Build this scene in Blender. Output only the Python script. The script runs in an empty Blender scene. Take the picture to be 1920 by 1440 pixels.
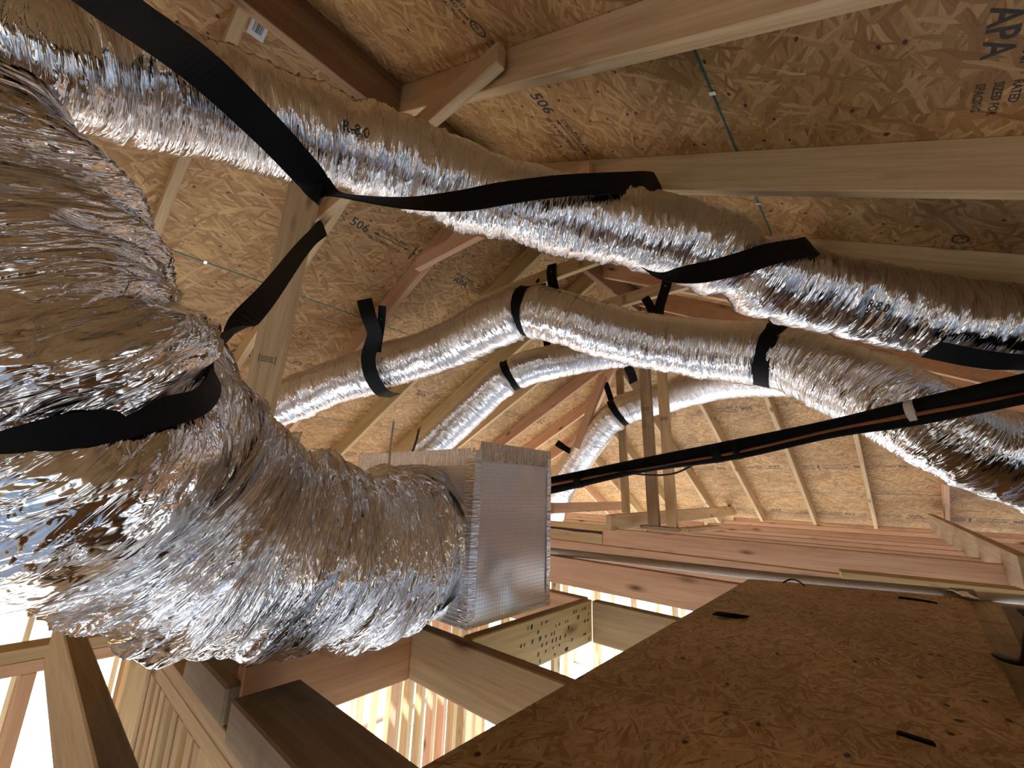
import bpy, bmesh, math, random
import numpy as np
from mathutils import Vector, Matrix

# ------------------------------------------------------------------ scene, camera, sky, sun, exposure
scene = bpy.context.scene
C = scene.collection
CAM_PITCH, CAM_ROLL, CAM_YAW, FOCAL_PX = math.radians(14.55), math.radians(1.92), math.radians(41.39), 774.2
_f = Vector((math.cos(CAM_YAW)*math.cos(CAM_PITCH), math.sin(CAM_YAW)*math.cos(CAM_PITCH), math.sin(CAM_PITCH)))
_r0 = Vector((math.sin(CAM_YAW), -math.cos(CAM_YAW), 0)); _u0 = _r0.cross(_f)
_r = _r0*math.cos(CAM_ROLL) + _u0*math.sin(CAM_ROLL); _u = _u0*math.cos(CAM_ROLL) - _r0*math.sin(CAM_ROLL)
cam = bpy.data.objects.new('camera', bpy.data.cameras.new('camera'))
cam.data.sensor_width = 36.0
cam.data.lens = FOCAL_PX/1920*36.0
cam.data.clip_start = 0.02
cam.matrix_world = Matrix(((_r.x, _u.x, -_f.x, 0), (_r.y, _u.y, -_f.y, 0), (_r.z, _u.z, -_f.z, 0), (0, 0, 0, 1)))
C.objects.link(cam); scene.camera = cam

world = bpy.data.worlds.new('world'); scene.world = world; world.use_nodes = True
wn = world.node_tree.nodes; wl = world.node_tree.links
bg = wn['Background']
sky = wn.new('ShaderNodeTexSky'); sky.sky_type = 'NISHITA'
sky.sun_disc = False; sky.sun_elevation = math.radians(26); sky.sun_rotation = math.radians(-6)
sky.air_density = 1.0; sky.dust_density = 1.2; sky.ozone_density = 1.0
wl.new(sky.outputs[0], bg.inputs[0]); bg.inputs[1].default_value = 0.8

sun = bpy.data.objects.new('sun', bpy.data.lights.new('sun', 'SUN'))
sun.data.energy = 30.0; sun.data.angle = math.radians(1.0); sun.data.color = (0.95, 0.98, 1.0)
_sd = Vector((0.10, -0.90, -0.43)).normalized()           # from the left-hand side, in under the eaves onto the slab below
sun.rotation_euler = _sd.to_track_quat('-Z', 'Y').to_euler(); sun.location = (-3, 14, 8)
C.objects.link(sun)

scene.view_settings.view_transform = 'Standard'; scene.view_settings.look = 'None'
scene.view_settings.gamma = 1.0; scene.view_settings.use_curve_mapping = False
scene.view_settings.exposure = 0.68
cy = scene.cycles
cy.max_bounces = 7; cy.diffuse_bounces = 5; cy.glossy_bounces = 4; cy.use_adaptive_sampling = True; cy.adaptive_threshold = 0.04; cy.sample_clamp_indirect = 6.0
cy.caustics_reflective = False; cy.caustics_refractive = False
try:
    cy.use_denoising = True
except Exception:
    pass
RND = random.Random(7)

# ------------------------------------------------------------------ materials
def new_mat(name):
    m = bpy.data.materials.new(name); m.use_nodes = True
    nt = m.node_tree; b = nt.nodes['Principled BSDF']
    return m, nt, nt.nodes, nt.links, b
def node(N, t, **kw):
    n = N.new(t)
    for k, v in kw.items():
        if k.startswith('i_'):
            key = k[2:]; key = int(key) if key.isdigit() else key
            n.inputs[key].default_value = v
        else: setattr(n, k, v)
    return n
def ramp(N, stops, interp='LINEAR'):
    n = N.new('ShaderNodeValToRGB'); cr = n.color_ramp; cr.interpolation = interp
    while len(cr.elements) < len(stops): cr.elements.new(0.5)
    for e, (p, c) in zip(cr.elements, stops):
        e.position = p; e.color = (c[0], c[1], c[2], 1)
    return n
def offset_coords(N, L, out, amount=37.0):
    """texture coordinates shifted by a random amount per object"""
    tc = N.new('ShaderNodeTexCoord'); oi = N.new('ShaderNodeObjectInfo')
    mul = node(N, 'ShaderNodeMath', operation='MULTIPLY', i_1=amount); L.new(oi.outputs['Random'], mul.inputs[0])
    add = node(N, 'ShaderNodeVectorMath', operation='ADD')
    L.new(tc.outputs[out], add.inputs[0]); L.new(mul.outputs[0], add.inputs[1])
    return add.outputs[0], oi
def wood(name, light, dark, knot=(0.16, 0.075, 0.03), knots=1.0, rough=0.62, stain=0.0):
    m, nt, N, L, b = new_mat(name)
    co, oi = offset_coords(N, L, 'Object')
    mp = node(N, 'ShaderNodeMapping'); mp.inputs['Scale'].default_value = (1.1, 26, 15); L.new(co, mp.inputs[0])
    n1 = node(N, 'ShaderNodeTexNoise', i_Scale=1.0, i_Detail=6.0, i_Roughness=0.62, i_Distortion=0.8); L.new(mp.outputs[0], n1.inputs['Vector'])
    mp2 = node(N, 'ShaderNodeMapping'); mp2.inputs['Scale'].default_value = (4.0, 160, 110); L.new(co, mp2.inputs[0])
    n2 = node(N, 'ShaderNodeTexNoise', i_Scale=1.0, i_Detail=3.0); L.new(mp2.outputs[0], n2.inputs['Vector'])
    r1 = ramp(N, [(0.30, dark), (0.62, light)]); L.new(n1.outputs[0], r1.inputs[0])
    mx = node(N, 'ShaderNodeMixRGB', blend_type='MULTIPLY', i_Fac=0.5); L.new(r1.outputs[0], mx.inputs[1])
    r2 = ramp(N, [(0.30, (0.70, 0.62, 0.55)), (0.6, (1, 1, 1))]); L.new(n2.outputs[0], r2.inputs[0]); L.new(r2.outputs[0], mx.inputs[2])
    # per-board tint
    hv = node(N, 'ShaderNodeHueSaturation'); L.new(mx.outputs[0], hv.inputs['Color'])
    vr = node(N, 'ShaderNodeMapRange'); vr.inputs[3].default_value = 0.86; vr.inputs[4].default_value = 1.12; L.new(oi.outputs['Random'], vr.inputs[0]); L.new(vr.outputs[0], hv.inputs['Value'])
    # knots
    mk = node(N, 'ShaderNodeMapping'); mk.inputs['Scale'].default_value = (3.0, 9.0, 9.0); L.new(co, mk.inputs[0])
    vk = node(N, 'ShaderNodeTexVoronoi', i_Scale=1.0, i_Randomness=1.0); L.new(mk.outputs[0], vk.inputs['Vector'])
    rk = ramp(N, [(0.05*knots, (1, 1, 1)), (0.13*knots, (0.35, 0.35, 0.35)), (0.20*knots, (0, 0, 0))]); L.new(vk.outputs['Distance'], rk.inputs[0])
    mk2 = node(N, 'ShaderNodeMixRGB', blend_type='MIX'); L.new(rk.outputs[0], mk2.inputs[0]); L.new(hv.outputs[0], mk2.inputs[1]); mk2.inputs[2].default_value = (*knot, 1)
    last = mk2.outputs[0]
    if stain > 0:
        ns = node(N, 'ShaderNodeTexNoise', i_Scale=7.0, i_Detail=5.0, i_Roughness=0.7); L.new(co, ns.inputs['Vector'])
        rs = ramp(N, [(0.52, (0, 0, 0)), (0.66, (stain, stain, stain))]); L.new(ns.outputs[0], rs.inputs[0])
        ms = node(N, 'ShaderNodeMixRGB'); L.new(rs.outputs[0], ms.inputs[0]); L.new(last, ms.inputs[1]); ms.inputs[2].default_value = (0.16, 0.145, 0.13, 1)
        last = ms.outputs[0]
    L.new(last, b.inputs['Base Color']); b.inputs['Roughness'].default_value = rough
    b.inputs['Specular IOR Level'].default_value = 0.25
    bp = node(N, 'ShaderNodeBump', i_Strength=0.25, i_Distance=0.002); L.new(n2.outputs[0], bp.inputs['Height']); L.new(bp.outputs[0], b.inputs['Normal'])
    return m
def osb(name, light, mid, dark, spec=0.3, scale=1.0):
    m, nt, N, L, b = new_mat(name)
    co, oi = offset_coords(N, L, 'Object', 23.0)
    nd = node(N, 'ShaderNodeTexNoise', noise_dimensions='2D', i_Scale=9.0, i_Detail=2.0); L.new(co, nd.inputs['Vector'])
    wob = node(N, 'ShaderNodeVectorMath', operation='MULTIPLY_ADD'); L.new(nd.outputs['Color'], wob.inputs[0]); wob.inputs[1].default_value = (0.03, 0.03, 0.0); L.new(co, wob.inputs[2])
    layers = []
    for k, (ang, sx, sy) in enumerate([(4, 7, 74), (-17, 8, 82), (24, 9, 78), (-42, 11, 74), (64, 13, 80)]):
        rot = node(N, 'ShaderNodeMapping'); rot.inputs['Rotation'].default_value = (0, 0, math.radians(ang)); rot.inputs['Location'].default_value = (k*3.7, k*1.3, 0); L.new(wob.outputs[0], rot.inputs[0])
        sc = node(N, 'ShaderNodeMapping'); sc.inputs['Scale'].default_value = (sx*scale, sy*scale, 0.0); L.new(rot.outputs[0], sc.inputs[0])
        v = node(N, 'ShaderNodeTexVoronoi', voronoi_dimensions='2D', i_Scale=1.0); L.new(sc.outputs[0], v.inputs['Vector'])
        sep = N.new('ShaderNodeSeparateColor'); L.new(v.outputs['Color'], sep.inputs[0])
        g = node(N, 'ShaderNodeMapping'); g.inputs['Scale'].default_value = (6*scale, 190*scale, 0); L.new(rot.outputs[0], g.inputs[0])
        gn = node(N, 'ShaderNodeTexNoise', noise_dimensions='2D', i_Scale=1.0, i_Detail=2.0); L.new(g.outputs[0], gn.inputs['Vector'])
        mixv = node(N, 'ShaderNodeMath', operation='MULTIPLY_ADD', i_1=0.45); L.new(gn.outputs[0], mixv.inputs[0])
        s2 = node(N, 'ShaderNodeMath', operation='MULTIPLY', i_1=0.62); L.new(sep.outputs[0], s2.inputs[0]); L.new(s2.outputs[0], mixv.inputs[2])
        layers.append((mixv.outputs[0], sep.outputs[1]))
    val = layers[0][0]
    for k in range(1, 5):
        gt = node(N, 'ShaderNodeMath', operation='GREATER_THAN', i_1=(0.52, 0.62, 0.74, 0.84)[k-1]); L.new(layers[k][1], gt.inputs[0])
        mx = node(N, 'ShaderNodeMix'); mx.data_type = 'FLOAT'; L.new(gt.outputs[0], mx.inputs[0]); L.new(val, mx.inputs[2]); L.new(layers[k][0], mx.inputs[3])
        val = mx.outputs[0]
    cr = ramp(N, [(0.04, tuple(x*0.7 for x in dark)), (0.22, dark), (0.55, mid), (0.86, light), (1.0, tuple(min(1, x*1.35) for x in light))]); L.new(val, cr.inputs[0])
    nb = node(N, 'ShaderNodeTexNoise', noise_dimensions='2D', i_Scale=2.2, i_Detail=3.0); L.new(co, nb.inputs['Vector'])
    rb = ramp(N, [(0.35, (0.78, 0.74, 0.70)), (0.65, (1.1, 1.08, 1.05))]); L.new(nb.outputs[0], rb.inputs[0])
    mm = node(N, 'ShaderNodeMixRGB', blend_type='MULTIPLY', i_Fac=0.8); L.new(cr.outputs[0], mm.inputs[1]); L.new(rb.outputs[0], mm.inputs[2])
    # small dark voids
    vs = node(N, 'ShaderNodeMapping'); vs.inputs['Scale'].default_value = (16, 22, 0); L.new(wob.outputs[0], vs.inputs[0])
    vv = node(N, 'ShaderNodeTexVoronoi', voronoi_dimensions='2D', i_Scale=1.0); L.new(vs.outputs[0], vv.inputs['Vector'])
    rv = ramp(N, [(0.08, (1, 1, 1)), (0.14, (0, 0, 0))]); L.new(vv.outputs['Distance'], rv.inputs[0])
    sv = N.new('ShaderNodeSeparateColor'); L.new(vv.outputs['Color'], sv.inputs[0])
    gv = node(N, 'ShaderNodeMath', operation='GREATER_THAN', i_1=0.88); L.new(sv.outputs[0], gv.inputs[0])
    mv = node(N, 'ShaderNodeMath', operation='MULTIPLY'); L.new(rv.outputs[0], mv.inputs[0]); L.new(gv.outputs[0], mv.inputs[1])
    md = node(N, 'ShaderNodeMixRGB'); L.new(mv.outputs[0], md.inputs[0]); L.new(mm.outputs[0], md.inputs[1]); md.inputs[2].default_value = (0.07, 0.035, 0.015, 1)
    L.new(md.outputs[0], b.inputs['Base Color']); b.inputs['Roughness'].default_value = 0.55; b.inputs['Specular IOR Level'].default_value = spec
    bp = node(N, 'ShaderNodeBump', i_Strength=0.5, i_Distance=0.003); L.new(layers[0][0], bp.inputs['Height']); L.new(bp.outputs[0], b.inputs['Normal'])
    return m
def foil(name, rough=0.11, crinkle=1.0, color=(0.80, 0.80, 0.82), grid=0.0, fine=1.0):
    m, nt, N, L, b = new_mat(name)
    uv = N.new('ShaderNodeUVMap')
    def nz(sx, sy, det, dist=0.0):
        mp = node(N, 'ShaderNodeMapping'); mp.inputs['Scale'].default_value = (sx*fine, sy*fine, 1); L.new(uv.outputs[0], mp.inputs[0])
        n = node(N, 'ShaderNodeTexNoise', noise_dimensions='2D', i_Scale=1.0, i_Detail=det, i_Roughness=0.55, i_Distortion=dist); L.new(mp.outputs[0], n.inputs['Vector']); return n.outputs[0]
    a = nz(120, 11, 3.0, 0.9); c = nz(38, 7, 2.0, 1.5)
    mpv = node(N, 'ShaderNodeMapping'); mpv.inputs['Scale'].default_value = (85*fine, 17*fine, 1); L.new(uv.outputs[0], mpv.inputs[0])
    vo = node(N, 'ShaderNodeTexVoronoi', voronoi_dimensions='2D', i_Scale=1.0, feature='DISTANCE_TO_EDGE'); L.new(mpv.outputs[0], vo.inputs['Vector'])
    vm = node(N, 'ShaderNodeMath', operation='MINIMUM', i_1=0.25); L.new(vo.outputs['Distance'], vm.inputs[0])
    s1 = node(N, 'ShaderNodeMath', operation='MULTIPLY_ADD', i_1=1.6); L.new(c, s1.inputs[0]); L.new(a, s1.inputs[2])
    s2 = node(N, 'ShaderNodeMath', operation='MULTIPLY_ADD', i_1=0.9); L.new(vm.outputs[0], s2.inputs[0]); L.new(s1.outputs[0], s2.inputs[2])
    bp = node(N, 'ShaderNodeBump', i_Strength=0.55*crinkle, i_Distance=0.006); L.new(s2.outputs[0], bp.inputs['Height'])
    nrm = bp.outputs[0]
    b.inputs['Base Color'].default_value = (*color, 1); b.inputs['Metallic'].default_value = 1.0
    b.inputs['Roughness'].default_value = rough
    if grid > 0:
        mg = node(N, 'ShaderNodeMapping'); mg.inputs['Scale'].default_value = (85, 85, 1); L.new(uv.outputs[0], mg.inputs[0])
        bt = node(N, 'ShaderNodeTexBrick', offset=0.0, squash=1.0, i_Scale=1.0); bt.inputs['Mortar Size'].default_value = 0.06; bt.inputs['Mortar Smooth'].default_value = 0.6
        bt.inputs['Brick Width'].default_value = 1.0; bt.inputs['Row Height'].default_value = 1.0; L.new(mg.outputs[0], bt.inputs['Vector'])
        b2 = node(N, 'ShaderNodeBump', i_Strength=grid, i_Distance=0.0015); L.new(bt.outputs['Fac'], b2.inputs['Height']); L.new(nrm, b2.inputs['Normal']); nrm = b2.outputs[0]
        mc = node(N, 'ShaderNodeMixRGB'); mc.inputs[1].default_value = (*color, 1); mc.inputs[2].default_value = (color[0]*0.72, color[1]*0.72, color[2]*0.72, 1)
        L.new(bt.outputs['Fac'], mc.inputs[0]); L.new(mc.outputs[0], b.inputs['Base Color'])
    L.new(nrm, b.inputs['Normal'])
    return m
def plain(name, col, rough=0.6, noise=0.0, nscale=30.0, metallic=0.0, bump=0.0, spec=0.4):
    m, nt, N, L, b = new_mat(name)
    tc = N.new('ShaderNodeTexCoord')
    n = node(N, 'ShaderNodeTexNoise', i_Scale=nscale, i_Detail=4.0); L.new(tc.outputs['Object'], n.inputs['Vector'])
    r = ramp(N, [(0.3, tuple(c*(1-noise) for c in col)), (0.7, tuple(min(1, c*(1+noise)) for c in col))]); L.new(n.outputs[0], r.inputs[0])
    L.new(r.outputs[0], b.inputs['Base Color']); b.inputs['Roughness'].default_value = rough; b.inputs['Metallic'].default_value = metallic
    b.inputs['Specular IOR Level'].default_value = spec
    if bump:
        bp = node(N, 'ShaderNodeBump', i_Strength=bump, i_Distance=0.002); L.new(n.outputs[0], bp.inputs['Height']); L.new(bp.outputs[0], b.inputs['Normal'])
    return m
def webbing(name):
    m, nt, N, L, b = new_mat(name)
    uv = N.new('ShaderNodeUVMap')
    mp = node(N, 'ShaderNodeMapping'); mp.inputs['Scale'].default_value = (600, 420, 1); mp.inputs['Rotation'].default_value = (0, 0, 0.6); L.new(uv.outputs[0], mp.inputs[0])
    ck = node(N, 'ShaderNodeTexChecker', i_Scale=1.0); ck.inputs[1].default_value = (0.006, 0.006, 0.007, 1); ck.inputs[2].default_value = (0.003, 0.003, 0.004, 1); L.new(mp.outputs[0], ck.inputs[0])
    L.new(ck.outputs[0], b.inputs['Base Color']); b.inputs['Roughness'].default_value = 0.6; b.inputs['Specular IOR Level'].default_value = 0.14
    bp = node(N, 'ShaderNodeBump', i_Strength=0.3, i_Distance=0.0008); L.new(ck.outputs[1], bp.inputs['Height']); L.new(bp.outputs[0], b.inputs['Normal'])
    return m

M = {}
M['spf'] = wood('pale_spruce', (0.66, 0.49, 0.285), (0.50, 0.34, 0.175))
M['fir'] = wood('pinkish_fir', (0.74, 0.465, 0.30), (0.60, 0.345, 0.205))
M['yellow'] = wood('yellow_pine', (0.70, 0.53, 0.27), (0.52, 0.36, 0.14), knots=1.0)
M['brown'] = wood('weathered_lumber', (0.46, 0.335, 0.21), (0.31, 0.21, 0.12), stain=0.3)
M['dark'] = wood('dark_dusty_lumber', (0.46, 0.36, 0.24), (0.32, 0.24, 0.15), stain=0.4)
M['tan'] = wood('tan_lumber', (0.58, 0.42, 0.245), (0.42, 0.285, 0.15))
M['ridge'] = wood('dark_red_lumber', (0.36, 0.215, 0.12), (0.26, 0.145, 0.075))
M['bark'] = plain('bark', (0.055, 0.032, 0.02), 0.9, 0.4, 60)
M['stained'] = wood('stained_plywood', (0.82, 0.72, 0.52), (0.62, 0.52, 0.36), stain=0.9)
M['orange'] = wood('orange_fir', (0.66, 0.38, 0.20), (0.50, 0.26, 0.125), stain=0.35)
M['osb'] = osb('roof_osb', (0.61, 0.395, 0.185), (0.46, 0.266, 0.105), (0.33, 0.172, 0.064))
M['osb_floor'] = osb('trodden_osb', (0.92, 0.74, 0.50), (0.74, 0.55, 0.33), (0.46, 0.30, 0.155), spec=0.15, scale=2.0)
M['foil'] = foil('foil_jacket')
M['foil_big'] = foil('foil_jacket_large', rough=0.10, crinkle=1.5, fine=1.25)
M['foil_box'] = foil('foil_scrim_board', rough=0.36, crinkle=0.10, color=(0.78, 0.78, 0.80), grid=0.8)
M['tape'] = foil('foil_tape', rough=0.2, crinkle=0.9)
M['strap'] = webbing('black_webbing')
M['foam'] = plain('black_foam', (0.006, 0.006, 0.006), 0.8, 0.3, 60, spec=0.15)
M['copper'] = plain('copper_pipe', (0.30, 0.125, 0.06), 0.42, 0.15, 40, metallic=0.5)
M['cable'] = plain('black_cable', (0.012, 0.010, 0.010), 0.5, 0.2)
M['white_tape'] = plain('white_tape', (0.75, 0.75, 0.74), 0.4, 0.05)
M['pvc'] = plain('dusty_pvc', (0.46, 0.42, 0.37), 0.55, 0.18, 160)
M['pvc_clean'] = plain('clean_pvc', (0.80, 0.76, 0.68), 0.4, 0.05)
M['green'] = plain('green_edge_seal', (0.03, 0.13, 0.10), 0.6, 0.2)
M['ink'] = plain('black_ink', (0.055, 0.045, 0.038), 0.7, 0.3, 80)
M['steel'] = plain('galvanised_steel', (0.62, 0.64, 0.66), 0.35, 0.1, 50, metallic=1.0)
M['plastic'] = plain('milky_plastic', (0.78, 0.78, 0.72), 0.4, 0.03)
M['tray'] = plain('grey_plastic', (0.23, 0.20, 0.165), 0.6, 0.12, 120)
M['tray_in'] = plain('black_plastic', (0.012, 0.011, 0.011), 0.5, 0.1)
M['slab'] = plain('concrete', (0.47, 0.50, 0.53), 0.8, 0.12, 3)
M['ground'] = plain('dry_ground', (0.20, 0.195, 0.17), 0.9, 0.15, 0.5)
M['sticker'] = plain('white_label', (0.72, 0.74, 0.76), 0.5, 0.03)

# ------------------------------------------------------------------ mesh helpers
def mesh_obj(name, verts, faces, mat, parent=None, smooth=False, uvs=None):
    me = bpy.data.meshes.new(name)
    me.from_pydata([tuple(map(float, v)) for v in verts], [], [tuple(f) for f in faces])
    if uvs is not None:
        ul = me.uv_layers.new(name='UVMap')
        li = np.empty(len(me.loops), dtype=np.int32); me.loops.foreach_get('vertex_index', li)
        ul.data.foreach_set('uv', np.asarray(uvs, dtype=np.float32)[li].ravel())
    if smooth: me.polygons.foreach_set('use_smooth', [True]*len(me.polygons))
    me.update(); me.materials.append(M[mat] if isinstance(mat, str) else mat)
    o = bpy.data.objects.new(name, me); C.objects.link(o)
    if parent is not None: o.parent = parent
    return o
def tag(o, label=None, cat=None, group=None, kind=None):
    if label: o['label'] = label
    if cat: o['category'] = cat
    if group: o['group'] = group
    if kind: o['kind'] = kind
    return o
def empty(name, loc=(0, 0, 0)):
    o = bpy.data.objects.new(name, None); o.location = loc; o.empty_display_size = 0.1; C.objects.link(o); return o
def frame_of(a, b, up):
    x = (Vector(b)-Vector(a)).normalized(); z = Vector(up); z = (z - x*z.dot(x)).normalized(); y = z.cross(x)
    return x, y, z
def box_mesh(name, lx, ly, lz, bev, mat):
    """box from x=0..lx, centred in y, z with softened edges"""
    bm = bmesh.new(); bmesh.ops.create_cube(bm, size=1.0)
    for v in bm.verts: v.co = Vector(((v.co.x+0.5)*lx, v.co.y*ly, v.co.z*lz))
    if bev: bmesh.ops.bevel(bm, geom=bm.edges[:], offset=bev, segments=1, affect='EDGES')
    me = bpy.data.meshes.new(name); bm.to_mesh(me); bm.free(); me.materials.append(M[mat]); return me
def board(name, a, b, depth, thick, mat, up=(0, 0, 1), ref='center', parent=None, bev=0.003):
    """one piece of lumber from a to b; ref 'top': a-b runs along the middle of its upper edge"""
    a, b = Vector(a), Vector(b); x, y, z = frame_of(a, b, up)
    if ref == 'top': a = a - z*depth/2; b = b - z*depth/2
    me = box_mesh(name, (b-a).length, thick, depth, bev, mat)
    o = bpy.data.objects.new(name, me); C.objects.link(o)
    o.matrix_world = Matrix(((x.x, y.x, z.x, a.x), (x.y, y.y, z.y, a.y), (x.z, y.z, z.z, a.z), (0, 0, 0, 1)))
    if parent is not None: o.parent = parent
    return o
def block(name, lo, hi, mat, parent=None, bev=0.002):
    lo, hi = Vector(lo), Vector(hi); c = (lo+hi)/2
    return board(name, (lo.x, c.y, c.z), (hi.x, c.y, c.z), hi.z-lo.z, hi.y-lo.y, mat, parent=parent, bev=bev)
def catmull(P, n_per):
    P = np.asarray(P, float); Q = np.vstack([2*P[0]-P[1], P, 2*P[-1]-P[-2]]); out = []
    for i in range(1, len(Q)-2):
        p0, p1, p2, p3 = Q[i-1], Q[i], Q[i+1], Q[i+2]
        for t in np.linspace(0, 1, n_per, endpoint=False):
            out.append(0.5*((2*p1)+(-p0+p2)*t+(2*p0-5*p1+4*p2-p3)*t*t+(-p0+3*p1-3*p2+p3)*t**3))
    out.append(Q[-2]); return np.array(out)
class Path:
    def __init__(self, P, step, relax=0):
        c = catmull(P, 40)
        for _ in range(relax): c[1:-1] = 0.25*c[:-2]+0.5*c[1:-1]+0.25*c[2:]
        s = np.concatenate([[0], np.cumsum(np.linalg.norm(np.diff(c, axis=0), axis=1))])
        self.len = s[-1]; n = max(8, int(self.len/step)); self.s = np.linspace(0, self.len, n)
        self.c = np.stack([np.interp(self.s, s, c[:, k]) for k in range(3)], 1)
        t = np.gradient(self.c, axis=0); self.t = t/np.linalg.norm(t, axis=1)[:, None]
        up = np.array([0, 0, 1.0]); u = up - self.t*(self.t@up)[:, None]; self.u = u/np.linalg.norm(u, axis=1)[:, None]
        self.v = np.cross(self.t, self.u)
    def at(self, s):
        i = int(np.clip(np.searchsorted(self.s, s), 0, len(self.s)-1)); return self.c[i], self.t[i], self.u[i], self.v[i]
    def nearest(self, p):
        return float(self.s[np.argmin(((self.c-np.asarray(p))**2).sum(1))])
def vnoise(u, v, pv, seed):
    """value noise, periodic in v with integer period pv"""
    rng = np.random.RandomState(seed); nu = int(np.ceil(u.max()))+3
    G = rng.rand(nu, pv); iu = np.floor(u).astype(int); iv = np.floor(v).astype(int)
    fu, fv = u-iu, v-iv; fu = fu*fu*(3-2*fu); fv = fv*fv*(3-2*fv)
    a, b2 = G[iu % nu, iv % pv], G[(iu+1) % nu, iv % pv]; c2, d = G[iu % nu, (iv+1) % pv], G[(iu+1) % nu, (iv+1) % pv]
    return (a*(1-fu)+b2*fu)*(1-fv)+(c2*(1-fu)+d*fu)*fv
def tube(name, path, radius, nseg, mat, parent=None, folds=0.0, wrinkle=0.0, seed=1, lobes=0.0, pinch=(), sag=0.0, rprof=None):
    """flexible duct skin: wrinkled tube round a path; pinch = [(s, depth, width)]"""
    n = len(path.s); th = np.linspace(0, 2*np.pi, nseg, endpoint=False)
    S, TH = np.meshgrid(path.s, th, indexing='ij'); W = TH/(2*np.pi)
    r = np.full_like(S, radius) if rprof is None else np.repeat(np.asarray(rprof(path.s))[:, None], nseg, 1)
    if lobes: r += lobes*(vnoise(S*5+3, W*5, 5, seed)-0.5)*2 + 0.5*lobes*(vnoise(S*14+3, W*7, 7, seed+1)-0.5)*2
    if wrinkle:
        warp = 0.03*(vnoise(S*9, W*6, 6, seed+2)-0.5) + 0.012*(vnoise(S*30, W*18, 18, seed+9)-0.5)
        Sw = np.abs(S+warp+0.1)
        a = 1-np.abs(2*vnoise(Sw*34, W*5, 5, seed+3)-1); b = 1-np.abs(2*vnoise(Sw*62, W*9, 9, seed+4)-1)
        c2 = vnoise(Sw*110, W*22, 22, seed+5)
        am = 0.35+1.0*vnoise(S*7, W*4, 4, seed+6)
        sp = np.abs(S+0.05*np.sin(TH+1.3)+0.03*np.sin(2*TH)+0.3); fold = 1-np.abs(2*vnoise(sp*17, W*3, 3, seed+7)-1)
        r += wrinkle*folds*(fold**2-0.4)
        r += wrinkle*am*(0.9*(a-0.5)+0.55*(b-0.5)+0.28*(c2-0.5))
    for s0, dep, wid in pinch:
        if callable(s0): s0 = s0(TH)
        r -= dep*np.exp(-((S-s0)/wid)**2) - 0.35*dep*np.exp(-((np.abs(S-s0)-2.2*wid)/wid)**2)
    co = path.c[:, None, :] + r[..., None]*(np.cos(TH)[..., None]*path.u[:, None, :]+np.sin(TH)[..., None]*path.v[:, None, :])
    V = co.reshape(-1, 3); i = np.arange(n-1)[:, None]; j = np.arange(nseg)[None, :]
    F = np.stack([i*nseg+j, i*nseg+(j+1) % nseg, (i+1)*nseg+(j+1) % nseg, (i+1)*nseg+j], -1).reshape(-1, 4)
    UV = np.stack([S, W*2*np.pi*radius], -1).reshape(-1, 2)
    me = bpy.data.meshes.new(name); me.vertices.add(len(V)); me.vertices.foreach_set('co', V.ravel())
    me.loops.add(F.size); me.loops.foreach_set('vertex_index', F.ravel().astype(np.int32))
    me.polygons.add(len(F)); me.polygons.foreach_set('loop_start', np.arange(0, F.size, 4, dtype=np.int32)); me.polygons.foreach_set('loop_total', np.full(len(F), 4, dtype=np.int32))
    me.update(calc_edges=True)
    ul = me.uv_layers.new(name='UVMap'); fu = UV[F.ravel()].copy().reshape(-1, 4, 2)
    wrap = (np.arange(len(F)) % nseg) == nseg-1
    fu[wrap, 1, 1] = 2*np.pi*radius; fu[wrap, 2, 1] = 2*np.pi*radius
    ul.data.foreach_set('uv', fu.astype(np.float32).ravel())
    me.polygons.foreach_set('use_smooth', np.ones(len(F), dtype=bool))
    me.materials.append(M[mat])
    o = bpy.data.objects.new(name, me); C.objects.link(o)
    if parent is not None: o.parent = parent
    return o
def ribbon(name, pts, wdirs, width, mat='strap', parent=None, thick=0.0025, n=14, smooth=True):
    """flat strap through pts; wdirs = direction across the strap at each point"""
    c = catmull(pts, n) if smooth else np.asarray(pts, float); w = catmull(wdirs, n) if smooth else np.asarray(wdirs, float)
    w /= np.linalg.norm(w, axis=1)[:, None]
    t = np.gradient(c, axis=0); t /= np.linalg.norm(t, axis=1)[:, None]+1e-9
    w = w - t*(w*t).sum(1)[:, None]; w /= np.linalg.norm(w, axis=1)[:, None]
    wd = np.full(len(c), width) if np.isscalar(width) else np.interp(np.linspace(0, 1, len(c)), np.linspace(0, 1, len(width)), width)
    nn = np.cross(t, w); V = []; UV = []; s = np.concatenate([[0], np.cumsum(np.linalg.norm(np.diff(c, axis=0), axis=1))])
    for k in range(len(c)):
        for a, b2 in ((-1, 1), (1, 1), (1, -1), (-1, -1)):
            V.append(c[k]+w[k]*a*wd[k]/2+nn[k]*b2*thick/2); UV.append((s[k], (a+1)*wd[k]/2))
    F = []
    for k in range(len(c)-1):
        for a in range(4): F.append((k*4+a, k*4+(a+1) % 4, (k+1)*4+(a+1) % 4, (k+1)*4+a))
    F.append((3, 2, 1, 0)); e = (len(c)-1)*4; F.append((e, e+1, e+2, e+3))
    return mesh_obj(name, V, F, mat, parent, uvs=UV)
def pipe(name, pts, r, mat, parent=None, nseg=16, step=0.02, rprof=None):
    p = Path(pts, step); o = tube(name, p, r, nseg, mat, parent, rprof=rprof)
    bm = bmesh.new(); bm.from_mesh(o.data)
    bmesh.ops.holes_fill(bm, edges=[e for e in bm.edges if e.is_boundary], sides=0)
    bm.to_mesh(o.data); bm.free(); return o
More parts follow.
